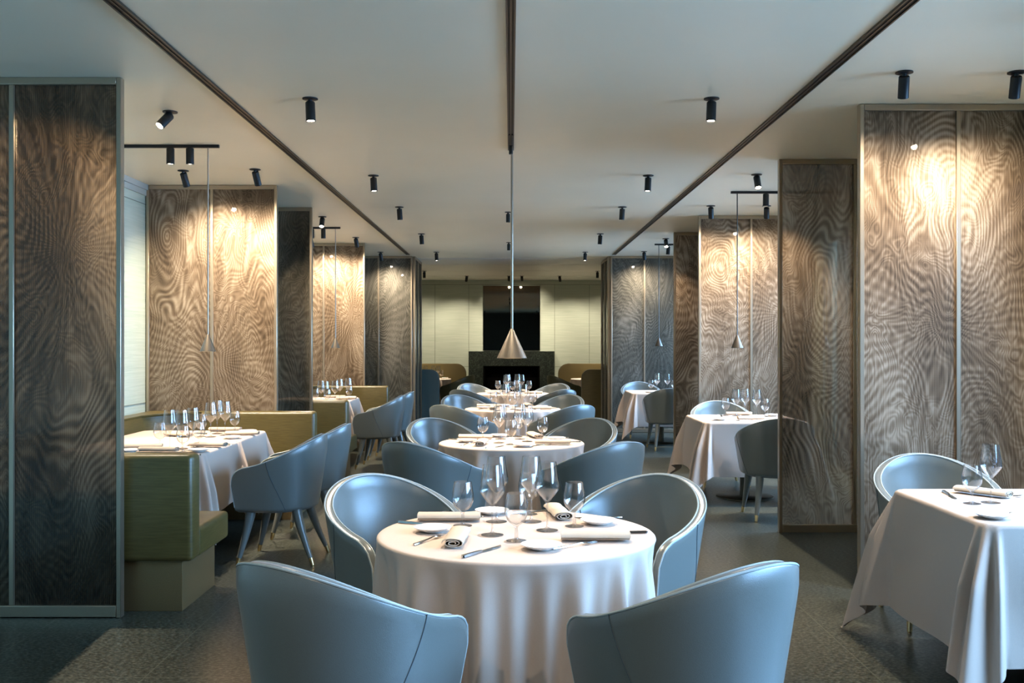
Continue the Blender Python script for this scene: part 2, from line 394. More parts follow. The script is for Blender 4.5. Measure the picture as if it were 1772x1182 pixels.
screen(2.10, 3.28, 12.73, 2, MB1, 'reddish brown narrow mesh screen between the two far square tables', SG)
screen(1.64, 3.30, 16.2, 3, MG2, 'blue grey mesh screen at the far end behind the last square table', SG)
screen(-1.60-.6, -1.60+.6, 16.87, 2, MG1, 'narrow mesh return screen on the left side of the far opening', SG, PI/2)
screen(1.62-.6, 1.62+.6, 16.87, 2, MG1, 'narrow mesh return screen on the right side of the far opening', SG, PI/2)

# ------------------------------------------------------------------ tub chair
def sstep(a, b, x):
    t = max(0, min(1, (x-a)/(b-a))); return t*t*(3-2*t)
R0 = .305; ARM = .255; LH = R0*PI/2+ARM
def plan(s, off=0):
    """centreline point and outward normal at signed arc length s from the back centre"""
    q = abs(s); sg = 1 if s >= 0 else -1
    if q < R0*PI/2:
        a = q/R0; p = Vector((math.sin(a)*R0, -math.cos(a)*R0*.98)); n = Vector((math.sin(a), -math.cos(a)))
    else:
        u = (q-R0*PI/2)/ARM; p = Vector((R0-.022*u*u, u*ARM)); n = Vector((1, .17*u)).normalized()
    p = p+n*off
    return Vector((p.x*sg, p.y)), Vector((n.x*sg, n.y))
ZB = .365
def htop(s):
    q = abs(s); h = .652+.203*(.5+.5*math.cos(PI*min(1, q/.70)))
    rr = .115; d = q-(LH-rr)
    if d > 0: h -= rr-math.sqrt(max(0, rr*rr-d*d))*1.0
    return h
def shell_bm():
    bm = bmesh.new(); TH = .040
    NS = 56; ss = [LH*math.sin(PI/2*(-1+2*i/NS))*.35+LH*(-1+2*i/NS)*.65 for i in range(NS+1)]
    NV = 9
    grid = []
    for s in ss:
        ht = htop(s); col = []
        def pt(off, z):
            p, n = plan(s, off)
            k = .84+.16*min(1.15, (z-ZB)/(.70-ZB))
            return bm.verts.new((p.x*k, p.y*k, z))
        # underside inner -> outer bottom -> outer top -> rim -> inner top -> inner bottom
        col.append(pt(-TH*.3, ZB))
        col.append(pt(-TH*.02, ZB)); col.append(pt(TH/2-.003, ZB+.007)); col.append(pt(TH/2, ZB+.022))
        for j in range(1, NV): col.append(pt(TH/2, ZB+.022+(ht-.010-ZB-.022)*j/NV))
        col.append(pt(TH/2, ht-.010)); col.append(pt(TH/2-.004, ht-.003)); col.append(pt(TH/2-.009, ht)); col.append(pt(-TH/2+.009, ht)); col.append(pt(-TH/2+.004, ht-.003)); col.append(pt(-TH/2, ht-.010))
        for j in range(NV-1, 0, -1): col.append(pt(-TH/2-.012*math.sin(PI*j/NV), ZB+.022+(ht-.010-ZB-.022)*j/NV))
        col.append(pt(-TH/2, ZB+.01))
        grid.append(col)
    M_ = len(grid[0])
    for a, b_ in zip(grid, grid[1:]):
        for j in range(M_): bm.faces.new((a[j], a[(j+1) % M_], b_[(j+1) % M_], b_[j]))
    bm.faces.new(grid[0]); bm.faces.new(grid[-1][::-1])
    # seams on the outer and inner faces
    for sg in (-1, 1):
        for off in (TH/2+.0005, -TH/2-.010):
            pts = []
            for j in range(15):
                u = j/14; s0 = sg*(.47-.13*u**1.5)
                ht = htop(s0); z = ht-.004-(ht-ZB-.01)*u
                p, n = plan(s0, off if off > 0 else (-TH/2-.001-.011*math.sin(PI*min(1, max(0, (z-ZB)/(ht-ZB))))))
                k = .84+.16*min(1.15, (z-ZB)/(.70-ZB)); pts.append((p.x*k, p.y*k, z))
            tube(bm, pts, .0019, 6, 1)
    return bm
def piping_bm():
    bm = bmesh.new(); TH = .040
    for off in (TH/2-.003, -TH/2+.003):
        pts = []
        for i in range(61):
            s = LH*(-1+2*i/60)*.999; z = htop(s)-.002
            p, n = plan(s, off); k = .84+.16*min(1.15, (z-ZB)/(.70-ZB)); pts.append((p.x*k, p.y*k, z))
        for sg in (1,):
            e = pts[-1]; s = LH
            for zz in (.5, .44, .39):
                p, n = plan(s, off); k = .84+.16*(zz-ZB)/(.70-ZB); pts.append((p.x*k, p.y*k, zz))
            e0 = []
            for zz in (.39, .44, .5):
                p, n = plan(-s, off); k = .84+.16*(zz-ZB)/(.70-ZB); e0.append((p.x*k, p.y*k, zz))
            pts = e0+pts
        tube(bm, pts, .0038, 6)
    return bm
def seat_bm():
    bm = bmesh.new(); NS = 28; rings = []
    def outline(sc, bulge):
        out = []
        for i in range(NS+1):
            s = LH*(-1+2*i/NS); p, n = plan(s, -.022); out.append((p.x*sc*.86, p.y*sc*.86))
        (xr, yr) = out[-1]
        for i in range(1, 8):
            a = i/8; x = xr*math.cos(PI*a); out.append((x, yr+bulge*math.sin(PI*a)))
        return out
    for sc, z in ((.95, .352), (1.0, .362), (1.0, .42), (1.0, .445), (.97, .458), (.88, .466), (.6, .474), (.25, .478)):
        rings.append([bm.verts.new((x, y+(.02*(1-sc)), z)) for x, y in outline(sc, .035*sc)])
    n = len(rings[0])
    for a, b_ in zip(rings, rings[1:]):
        for k in range(n): bm.faces.new((a[k], a[(k+1) % n], b_[(k+1) % n], b_[k]))
    bm.faces.new(rings[0][::-1]); bm.faces.new(rings[-1])
    return bm
LEGS = [(-.155, -.165, -.205, -.275), (.155, -.165, .205, -.275), (-.19, .13, -.225, .20), (.19, .13, .225, .20)]
def make_chair_of(leather, label='tub chair'):
    def mk():
        t = thing('tub_chair', label, 'chair')
        finish('shell', shell_bm(), [leather, M_seam], t, angle=55)
        finish('piping', piping_bm(), M_pipe if leather is M_chair else leather, t)
        finish('seat', seat_bm(), leather, t, angle=60)
        for (x0, y0, x1, y1) in LEGS:
            pts = []; rr = []
            for j in range(9):
                u = j/8; e = u**1.25
                pts.append((x0+(x1-x0)*e, y0+(y1-y0)*e, .375-(.375-.05)*u)); rr.append(.036-.0205*u)
            bm = bmesh.new(); tube(bm, pts, rr, 14); lg = finish('leg', bm, leather, t)
            d = Vector((x1-x0, y1-y0, -.325)).normalized()
            p = Vector(pts[-1]); q = p+Vector((d.x*.05, d.y*.05, -.044))
            bm = bmesh.new(); tube(bm, [p+Vector((0, 0, .003)), q], [.0160, .0125], 14); tube(bm, [q, Vector((q.x, q.y, 0))], .011, 10)
            finish('foot_cap', bm, M_brass, lg)
        return t
    return mk
chairP = Proto(make_chair_of(M_chair)); oliveP = Proto(make_chair_of(M_olive_chair))
def chair(x, y, fx, fy, label, group, proto=chairP):
    rz = math.atan2(-fx, fy)
    return proto.put((x, y, 0), rz, label, group)

# ------------------------------------------------------------------ tableware
def wine_glass_bm():
    bm = bmesh.new()
    pr = [(0, .0), (.042, .0), (.0425, .0012), (.030, .004), (.010, .0075), (.0048, .014), (.0036, .03), (.0034, .07), (.0036, .098), (.0055, .106), (.014, .118), (.030, .137), (.0435, .155), (.0470, .163), (.0475, .170), (.0455, .187), (.0405, .222), (.0352, .264), (.0343, .2645),
          (.0395, .222), (.0444, .187), (.0463, .170), (.0455, .164), (.042, .157), (.028, .139), (.012, .121), (.003, .113), (0, .112)]
    lathe(bm, pr, 36); return bm
def goblet_bm():
    bm = bmesh.new()
    pr = [(0, 0), (.037, 0), (.0375, .0012), (.022, .004), (.008, .009), (.0062, .018), (.0070, .026), (.0060, .033), (.0052, .046), (.009, .056), (.022, .064), (.034, .077), (.0415, .095), (.0435, .110), (.0425, .127), (.0385, .150), (.0345, .173), (.0335, .1735),
          (.0375, .150), (.0414, .127), (.0423, .110), (.0403, .096), (.033, .080), (.020, .067), (.006, .060), (0, .0595)]
    lathe(bm, pr, 36); return bm
def plate_bm():
    bm = bmesh.new()
    lathe(bm, [(0, .001), (.036, .0), (.038, .003), (.060, .010), (.0715, .0165), (.0725, .0185), (.070, .0190), (.058, .0135), (.040, .0075), (0, .0065)], 40); return bm
def napkin_bm():
    bm = bmesh.new(); L = .125; turns = 2.6; n = 70; pts = []
    for i in range(n+1):
        u = i/n; a = -.6+u*turns*2*PI; rr = .20+.80*u
        x = math.copysign(abs(math.cos(a))**.8, math.cos(a))*.040*rr; z = math.copysign(abs(math.sin(a))**.9, math.sin(a))*.0165*rr
        pts.append((x, z+.0175))
    for k in range(len(pts)): pass
    def nrm(i):
        a = Vector(pts[max(0, i-1)]); b_ = Vector(pts[min(n, i+1)]); d = (b_-a).normalized(); return Vector((-d.y, d.x))
    rows = []
    for j in range(9):
        y = -L+2*L*j/8; w_ = 1+.04*math.sin(j*1.7)
        row_o = []; row_i = []
        for i, p in enumerate(pts):
            m_ = nrm(i)*.0014
            row_o.append(bm.verts.new(((p[0]+m_.x)*w_, y+.002*math.sin(i*.3), max(.0004, p[1]+m_.y)))); row_i.append(bm.verts.new(((p[0]-m_.x)*w_, y+.002*math.sin(i*.3), max(.0008, p[1]-m_.y))))
        rows.append(row_o+row_i[::-1])
    m = len(rows[0])
    for a, b_ in zip(rows, rows[1:]):
        for k in range(m): bm.faces.new((a[k], a[(k+1) % m], b_[(k+1) % m], b_[k]))
    for row in (rows[0], rows[-1]):
        for i in range(n): bm.faces.new((row[i], row[i+1], row[m-2-i], row[m-1-i]))
    return bm
def strip(bm, sects):
    """loft of rectangular sections (y, halfwidth, z0, z1, xoff)"""
    rings = [[bm.verts.new(q) for q in ((x-w_, y, a), (x+w_, y, a), (x+w_*.8, y, b_), (x-w_*.8, y, b_))] for (y, w_, a, b_, x) in sects]
    for p, q in zip(rings, rings[1:]):
        for k in range(4): bm.faces.new((p[k], p[(k+1) % 4], q[(k+1) % 4], q[k]))
    bm.faces.new(rings[0][::-1]); bm.faces.new(rings[-1])
def fork():
    t = thing('fork', 'fork', 'fork')
    bm = bmesh.new()
    strip(bm, [(-.10, .005, .001, .004, 0), (-.095, .0075, .0008, .0045, 0), (-.06, .006, .001, .0048, 0), (0, .003, .004, .0075, 0), (.03, .0028, .007, .010, 0), (.045, .008, .006, .0085, 0), (.058, .0115, .004, .0065, 0), (.064, .0115, .0032, .0056, 0)])
    finish('handle', bm, M_cut, t)
    bm = bmesh.new()
    for k in range(4):
        x = -.0093+k*.0062
        strip(bm, [(.063, .0017, .0032, .0056, x), (.085, .0015, .003, .005, x), (.10, .0008, .006, .0074, x)])
    finish('tines', bm, M_cut, t); return t
def knife():
    t = thing('knife', 'knife', 'knife')
    bm = bmesh.new(); strip(bm, [(-.115, .004, .001, .006, 0), (-.11, .0085, .0005, .008, 0), (-.05, .0075, .0006, .008, 0), (-.01, .0055, .001, .007, 0), (.0, .0045, .002, .006, 0)]); finish('handle', bm, M_cut, t)
    bm = bmesh.new(); strip(bm, [(-.002, .006, .001, .003, 0), (.03, .0095, .001, .0028, 0), (.09, .0095, .001, .0024, 0), (.112, .006, .001, .0022, -.002), (.122, .001, .001, .0018, -.006)]); finish('blade', bm, M_cut, t); return t
def simple(name, f, m, cat, zs=None):
    def mk():
        o = finish(name, f(), m, angle=50)
        if zs:
            o.data.materials.append(M_glass_solid)
            for p in o.data.polygons:
                if p.center.z < zs: p.material_index = 1
        return tag(o, name, cat)
    return mk
P = {'wine': Proto(simple('wine_glass', wine_glass_bm, M_glass, 'wine glass', .112)),
     'goblet': Proto(simple('water_goblet', goblet_bm, M_glass, 'water glass', .058)),
     'plate': Proto(simple('side_plate', plate_bm, M_plate, 'plate')),
     'napkin': Proto(simple('rolled_napkin', napkin_bm, M_napkin, 'napkin')),
     'fork': Proto(fork), 'knife': Proto(knife)}
NOUN = {'wine': 'tall wine glass', 'goblet': 'short stemmed water glass', 'plate': 'small white side plate', 'napkin': 'rolled beige napkin', 'fork': 'steel fork', 'knife': 'steel knife'}
ZT = .7525
def lay(items, cx, cy, table, group):
    for it in items:
        kind, x, y, deg, where = it
        z = ZT+.0005
        P[kind].put((cx+x, cy+y, z), math.radians(deg), f'{NOUN[kind]}, {where}, on {table}', f'{NOUN[kind]}s'.replace('glasss', 'glasses')+f' on {group}')

# ------------------------------------------------------------------ tables and cloths
def pedestal(x, y, label, group, top_r=None, top=None, col_r=.045, base_r=.27):
    t = thing('dining_table', label, 'table', (x, y, 0), 0, group)
    bm = bmesh.new()
    if top_r: lathe(bm, [(0, .715), (top_r, .715), (top_r+.003, .72), (top_r+.003, .744), (top_r, .748), (0, .748)], 64)
    else: box(bm, -top[0], top[0], -top[1], top[1], .715, .748, .01, 2)
    finish('tabletop', bm, M_col, t)
    bm = bmesh.new(); lathe(bm, [(0, .014), (col_r, .014), (col_r, .71), (.10, .714), (0, .7145)], 28); finish('column', bm, M_col, t)
    bm = bmesh.new(); lathe(bm, [(0, 0), (base_r, 0), (base_r, .008), (base_r-.006, .013), (0, .0135)], 56); finish('base_plate', bm, M_col, t)
    return t
def round_cloth(x, y, R, label, group, seed, zh=.06):
    rg = random.Random(seed); bm = bmesh.new(); n = 260
    ph = [rg.uniform(0, 2*PI) for _ in range(6)]; base = rg.choice([13, 14, 15])
    def fold(a):
        q = a+.16*math.sin(3*a+ph[0])+.10*math.sin(5*a+ph[1])
        s = .5+.5*math.sin(base*q+ph[2])
        s = s**1.7
        am = .65+.35*math.sin(4*a+ph[3])*math.sin(7*a+ph[4])
        return s*am+.12*math.sin(29*a+ph[5])
    rows = [[bm.verts.new((0, 0, .7505))]]
    for r in (.12, .25, .38, R-.02, R-.004): rows.append([bm.verts.new((r*math.cos(2*PI*k/n), r*math.sin(2*PI*k/n), .7505)) for k in range(n)])
    for j in range(1, 30):
        u = j/29
        row = []
        for k in range(n):
            a = 2*PI*k/n; f = fold(a)
            if j <= 3: r = R-.004+.010*math.sin(PI/2*j/3); z = .7505-.010*(1-math.cos(PI/2*j/3))
            else:
                v = (j-3)/26; z = .7405-(.7405-zh)*v
                g = 1-math.exp(-v*5)
                r = R+.005-.05*g+.01*v+f*(.115*g+.03*v)
                z += .012*v*math.sin(5*a+ph[1])
            row.append(bm.verts.new((r*math.cos(a), r*math.sin(a), z)))
        rows.append(row)
    for a, b_ in zip(rows, rows[1:]):
        for k in range(n):
            k2 = (k+1) % n
            if len(a) == 1: bm.faces.new((a[0], b_[k], b_[k2]))
            else: bm.faces.new((a[k], b_[k], b_[k2], a[k2]))
    o = finish('tablecloth', bm, M_cloth, angle=180); o.location = (x, y, 0)
    return tag(o, label, 'tablecloth', group)
def rect_cloth(x, y, hx, hy, drop, label, group, seed, dz=0, fold_amp=1.0):
    """square linen sheet over a square top, its corners hanging in pleats"""
    rg = random.Random(seed); bm = bmesh.new(); rc = .07; n = 150
    jit = [rg.uniform(-.25, .25) for _ in range(4)]
    def samp(h):
        S = h+drop; out = []
        for i in range(n+1):
            out.append(-S+2*S*i/n)
        return out
    xs, ys_ = samp(hx), samp(hy)
    def pos(u, v):
        cx = max(-hx+rc, min(hx-rc, u)); cy = max(-hy+rc, min(hy-rc, v))
        d = Vector((u-cx, v-cy)); L = d.length
        if L <= rc: return (u, v, .7505+dz)
        dirn = d/L; q = Vector((cx, cy))+dirn*rc; e = L-rc      # hanging length
        corner = abs(d.x) > 1e-6 and abs(d.y) > 1e-6
        a = math.atan2(abs(dirn.y), abs(dirn.x))
        eo = max(0, e-.012); vert = eo
        r0 = .010*min(1, e/.012)
        out = r0+.045*(1-math.exp(-eo*3))+.010*math.sin(9*(u+v)+seed)*min(1, eo*3)*(0 if corner else 1)
        ci = (1 if dirn.x > 0 else 0)+(2 if dirn.y > 0 else 0)
        if corner:
            w_ = math.sin(2*a)                   # 0 on the sides, 1 on the diagonal
            lob = .5-.5*math.cos(2*PI*3*(a/(PI/2)))
            fl = min(1, eo/.25)
            out += fold_amp*(eo*(.24*w_)+.085*(lob-.35)*fl*min(1, w_*1.6))
            # gather: pull direction towards the diagonal as cloth bunches
            vert = math.sqrt(max(0, eo*eo-(eo*.36*w_)**2))
            tgt = PI/4+jit[ci]*.3
            a2 = a+(tgt-a)*.10*fl
            sx = 1 if dirn.x > 0 else -1; sy = 1 if dirn.y > 0 else -1
            dirn = Vector((math.cos(a2)*sx, math.sin(a2)*sy))
        p = q+dirn*out
        z = .7505+dz-vert-.006*min(1, e/.012)
        return (p.x, p.y, max(z, .012))
    g = [[bm.verts.new(pos(u, v)) for v in ys_] for u in xs]
    for i in range(n):
        for j in range(n): bm.faces.new((g[i][j], g[i+1][j], g[i+1][j+1], g[i][j+1]))
    o = finish('tablecloth', bm, M_cloth, angle=180); o.location = (x, y, 0)
    return tag(o, label, 'tablecloth', group)

# nearest to farthest round tables
ROUND_ITEMS = [
 ('goblet', -.21, .137, 0, 'at left'), ('goblet', 0, -.16, 0, 'at front centre'), ('goblet', .055, .40, 20, 'at the back'), ('goblet', .23, .125, 0, 'at right'),
 ('wine', -.09, -.05, 0, 'front left of four'), ('wine', -.078, .225, 0, 'back left of four'), ('wine', .062, .225, 0, 'back right of four'), ('wine', .12, .04, 0, 'front right of four'),
 ('plate', -.32, .02, 0, 'at left'), ('plate', -.10, .41, 0, 'at the back'), ('plate', .33, .18, 0, 'at right'), ('plate', .087, -.30, 0, 'at front'),
 ('napkin', -.215, -.17, -4, 'end on at front left'), ('napkin', -.27, .25, 90, 'lying across at back left'), ('napkin', .29, -.15, 88, 'lying across at front right'), ('napkin', .18, .37, 8, 'end on at back right'),
 ('fork', -.32, -.15, -28, 'at left'), ('fork', .205, -.255, 152+90+62, 'at front right'), ('fork', .34, .30, 100, 'at back right'), ('fork', -.22, .385, 60, 'at back left'),
 ('knife', -.12, -.35, -34, 'at front'), ('knife', -.37, .16, 245, 'at left'), ('knife', .385, -.02, 95, 'at right'), ('knife', .06, .455, -62, 'at the back')]
TABS = [(.02, 3.76, 'the nearest round table', 'T1'), (.005, 7.17, 'the second round table under the pendant', 'T2'), (.02, 10.85, 'the third round table', 'T3'), (.03, 14.1, 'the farthest round table', 'T4')]
SIDE = {(-1, -1): 'front left', (1, -1): 'front right', (-1, 1): 'back left', (1, 1): 'back right'}
for i, (tx, ty, nm, gid) in enumerate(TABS):
    pedestal(tx, ty, 'pedestal under the cloth of '+nm, 'round pedestal tables down the middle', top_r=.51)
    round_cloth(tx, ty, .522, 'pleated pale linen cloth hanging over '+nm, 'round tablecloths', 11+i)
    items = ROUND_ITEMS
    if i >= 2: items = [q for q in ROUND_ITEMS if q[0] not in ('fork', 'knife') or i == 2]
    if i: items = [(k, x+rnd.uniform(-.006, .006), y+rnd.uniform(-.006, .006), d+rnd.uniform(-6, 6), w_) for k, x, y, d, w_ in items]
    lay(items, tx, ty, nm, nm)
    for (sx, sy), sn in SIDE.items():
        dx, dy = .52*sx, (-.74 if sy < 0 else .66)
        if i: dx += rnd.uniform(-.015, .015)
        if i and sy > 0: dy += .06
        fx, fy = -dx, -dy
        chair(tx+dx, ty+dy, fx, fy, f'blue grey leather tub chair at {sn} of {nm}', 'blue leather tub chairs around the round tables')

# square tables on the right
pedestal(2.37, 4.42, 'dark pedestal of the square table at the right edge', 'square pedestal tables', top=(.455, .455), base_r=.30, col_r=.055)
rect_cloth(2.37, 4.42, .475, .475, .57, 'pale linen cloth with hanging corners on the square table at right edge', 'square tablecloths', 3)
pedestal(2.24, 9.45, 'dark pedestal of the middle square table on the right', 'square pedestal tables', top=(.455, .455))
rect_cloth(2.24, 9.46, .475, .475, .50, 'pale linen cloth with long corner on the middle square table at right', 'square tablecloths', 5)
pedestal(2.22, 14.6, 'dark pedestal of the farthest square table on the right', 'square pedestal tables', top=(.455, .455))
rect_cloth(2.22, 14.6, .475, .475, .48, 'pale linen cloth on the farthest square table at right', 'square tablecloths', 8)
lay([('goblet', 2.073, 4.434, 0, 'at left'), ('wine', 2.17, 4.46, 0, 'beside the water glass'), ('plate', 1.99, 4.07, 0, 'at front left'), ('napkin', 2.24, 4.68, 218+180, 'lying behind the glasses'),
     ('knife', 2.08, 4.68, 170, 'left of the napkin'), ('fork', 2.15, 4.16, 100, 'beside the plate'), ('fork', 2.44, 4.62, 80, 'behind at right')], 0, 0, 'the square table at right edge', 'the square table at right edge')
lay([('goblet', 2.13, 9.78, 0, 'at left'), ('wine', 2.22, 9.72, 0, 'at left'), ('wine', 2.40, 9.62, 0, 'at right'), ('wine', 2.33, 9.8, 0, 'at the back'), ('goblet', 2.49, 9.66, 0, 'at right'),
     ('napkin', 2.27, 9.82, 85, 'at the back'), ('napkin', 2.25, 9.25, 95, 'at front'), ('plate', 1.95, 9.2, 0, 'at front left'), ('plate', 2.58, 9.72, 0, 'at right'), ('fork', 2.08, 9.2, 20, 'beside the front plate'), ('knife', 2.08, 9.75, 170, 'at back left')],
    0, 0, 'the middle square table at right', 'the middle square table at right')
lay([('goblet', 2.06, 14.5, 0, 'at left'), ('wine', 2.14, 14.45, 0, 'at left'), ('wine', 2.3, 14.5, 0, 'at right'), ('goblet', 2.40, 14.5, 0, 'at right'), ('wine', 2.2, 14.8, 0, 'at the back'), ('napkin', 2.3, 14.3, 90, 'at front'), ('plate', 2.0, 14.3, 0, 'at left')],
    0, 0, 'the farthest square table at right', 'the farthest square table at right')
GC = 'blue leather tub chairs at the square tables'
chair(2.27, 5.22, -.05, -1, 'pale blue tub chair behind the square table at the right edge', GC)
chair(2.24, 8.38, .05, 1, 'dark blue grey tub chair in front of the middle square table at right', GC)
chair(2.20, 10.25, 0, -1, 'light blue tub chair behind the middle square table at right', GC)
chair(2.16, 13.70, -.05, 1, 'dark tub chair in front of the farthest square table at right', GC)
chair(2.05, 15.42, .1, -1, 'light blue tub chair behind the farthest square table at right', GC)

# ------------------------------------------------------------------ booths on the left
def booth(y0, y1, label, which):
    t = thing('banquette', label, 'banquette', (-2.5, (y0+y1)/2, 0), 0, 'olive leather banquettes along the left wall')
    ox, oy = 2.5, -(y0+y1)/2
    xl, xr = XL+.04, -1.735
    def B(name, x0, x1, a, b_, z0, z1, bev, m):
        bm = bmesh.new(); box(bm, x0+ox, x1+ox, a+oy, b_+oy, z0, z1, bev, 4); return finish(name, bm, m, t, angle=80)
    B('backrest', xl, xr, y0, y0+.15, .28, .865, .03, M_olive)
    B('backrest', xl, xr, y1-.15, y1, .28, .865, .03, M_olive)
    # wall side with rounded inner corners
    bm = bmesh.new(); a = y0+.15; b_ = y1-.15; pts = []
    path = [(xl+.55, a)]+[(xl+.55-.40*math.sin(q), a+.40*(1-math.cos(q))) for q in [PI/2*k/8 for k in range(9)]]
    path += [(xl+.15, b_-.40)]+[(xl+.55-.40*math.cos(q), b_-.40+.40*math.sin(q)) for q in [PI/2*k/8 for k in range(1, 9)]]
    outer = [(xl+.55, a-.02), (xl, a-.02), (xl, b_+.02), (xl+.55, b_+.02)]
    for (zz0, zz1) in ((.28, .862),):
        lo = [bm.verts.new((x+ox, y+oy, zz0)) for x, y in path+outer[::-1]]; hi = [bm.verts.new((x+ox, y+oy, zz1)) for x, y in path+outer[::-1]]
        k = len(lo)
        for i in range(k): bm.faces.new((lo[i], lo[(i+1) % k], hi[(i+1) % k], hi[i]))
        bm.faces.new(hi)
        top = [e for e in bm.edges if all(v in hi for v in e.verts)]
        bmesh.ops.bevel(bm, geom=top, offset=.02, segments=3, affect='EDGES')
    finish('backrest', bm, M_olive, t, angle=60)
    B('seat', xl+.15, xr, y0+.13, y0+.70, .28, .445, .025, M_olive)
    B('seat', xl+.15, xr, y1-.70, y1-.13, .28, .445, .025, M_olive)
    B('seat', xl+.15, xl+.62, y0+.68, y1-.68, .28, .443, .025, M_olive)
    B('plinth', xl+.1, xr-.07, y0+.05, y0+.64, 0, .30, .002, M_plinth)
    B('plinth', xl+.1, xr-.07, y1-.64, y1-.05, 0, .30, .002, M_plinth)
    B('plinth', xl+.1, xl+.5, y0+.64, y1-.64, 0, .30, .002, M_plinth)
    return t
booth(5.37, 8.86, 'olive green leather banquette of the nearest booth at left', 1)
booth(10.45, 14.07, 'olive green leather banquette of the second booth at left', 2)
for k, (ys0, nm) in enumerate(((6.88, 'nearest'), (11.85, 'second'))):
    xc = -2.52
    for j in range(2):
        yy = ys0+j*.84; fb = 'front' if j == 0 else 'back'
        pedestal(xc, yy, f'dark pedestal under the {fb} table of the {nm} booth', 'booth pedestal tables', top=(.49, .415), base_r=.25)
        rect_cloth(xc, yy, .50, .42, .42, f'pale linen cloth on the {fb} table of the {nm} booth', 'booth tablecloths', 20+k*2+j, dz=0 if j == 0 else .0012, fold_amp=.8)
    g = 'blue leather tub chairs at the booths'
    chair(-1.585, ys0-.14, -1, .06, f'blue grey tub chair facing the front table of the {nm} booth', g)
    chair(-1.56, ys0+.72, -1, .10, f'bright blue tub chair facing the back table of the {nm} booth', g)
B1 = [('goblet', -2.415, 6.79, 0, 'farthest left'), ('goblet', -2.16, 6.50, 0, 'nearest the front'), ('goblet', -2.16, 6.83, 0, 'at right'), ('wine', -2.33, 6.74, 0, 'at left'), ('wine', -2.24, 6.95, 0, 'at the back'), ('wine', -2.24, 6.72, 0, 'in the middle'),
      ('napkin', -2.51, 6.73, 100, 'rolled at left'), ('napkin', -2.33, 6.53, 85, 'at front'), ('napkin', -2.10, 6.85, 82, 'at right'), ('plate', -2.07, 6.55, 0, 'at front right'), ('plate', -2.52, 6.52, 0, 'at front left'), ('fork', -2.2, 6.6, 70, 'beside the front plate'), ('knife', -2.08, 6.97, 80, 'behind the right napkin')]
B2 = [('goblet', -2.38, 7.58, 0, 'at left'), ('goblet', -2.22, 7.93, 0, 'at right'), ('wine', -2.30, 7.56, 0, 'at left'), ('wine', -2.33, 7.83, 0, 'at the back'), ('wine', -2.23, 7.70, 0, 'at right'),
      ('napkin', -2.33, 8.05, 90, 'at the back'), ('napkin', -2.56, 7.6, 60, 'at left'), ('napkin', -2.10, 7.72, 95, 'at right'), ('plate', -2.1, 7.43, 0, 'at front right'), ('plate', -2.12, 7.95, 0, 'at back right'), ('knife', -2.5, 7.85, 60, 'at back left')]
lay(B1, 0, 0, 'the front table of the nearest booth', 'the front table of the nearest booth')
lay(B2, 0, 0, 'the back table of the nearest booth', 'the back table of the nearest booth')
C1 = [('goblet', -2.33, 11.75, 0, 'at left'), ('wine', -2.30, 11.95, 0, 'at left'), ('wine', -2.2, 11.7, 0, 'at front'), ('wine', -2.12, 11.9, 0, 'at right'), ('goblet', -2.16, 11.6, 0, 'at front'), ('napkin', -2.3, 11.55, 95, 'at front'), ('plate', -2.1, 11.5, 0, 'at front right')]
C2 = [('goblet', -2.05, 12.5, 0, 'at right'), ('wine', -2.16, 12.45, 0, 'at left'), ('wine', -2.10, 12.75, 0, 'at the back'), ('napkin', -2.1, 12.6, 90, 'at right'), ('plate', -2.1, 12.95, 0, 'at back right'), ('napkin', -2.3, 12.95, 90, 'at the back')]
lay(C1, 0, 0, 'the front table of the second booth', 'the front table of the second booth')
lay(C2, 0, 0, 'the back table of the second booth', 'the back table of the second booth')

# ------------------------------------------------------------------ far room
def rounded_bench(x0, x1, y0, y1, label, inward, mname, zt=.99, r=.16):
    """high banquette with a rounded top corner at its inner end"""
    m = mname
    t = thing('high_banquette', label, 'banquette', ((x0+x1)/2, (y0+y1)/2, 0), 0, 'high banquettes in the far room')
    hw = (x1-x0)/2; d = .09
    out = [(-hw, .10)]; 
    for k in range(9):
        q = PI/2*k/8; out.append((-hw+r*(1-math.cos(q)), zt-r+r*math.sin(q)))
    out += [(hw, zt), (hw, .10)]
    if inward > 0: out = [(-x, z) for x, z in out][::-1]
    def slab(ya, yb, zlo=None):
        bm = bmesh.new(); a = [bm.verts.new((x, ya, z)) for x, z in out]; b_ = [bm.verts.new((x, yb, z)) for x, z in out]
        k = len(a)
        for i in range(k): bm.faces.new((a[i], a[(i+1) % k], b_[(i+1) % k], b_[i]))
        bm.faces.new(a[::-1]); bm.faces.new(b_)
        bmesh.ops.bevel(bm, geom=[e for e in bm.edges if abs(e.verts[0].co.y-e.verts[1].co.y) < 1e-6], offset=.02, segments=2, affect='EDGES')
        return bm
    return t, slab
M_teal = plain('teal_fabric', (.10, .15, .145), .5, bump=.2, bscale=120)
M_gold = plain('gold_olive_leather', (.33, .26, .11), .35, spec=.7)
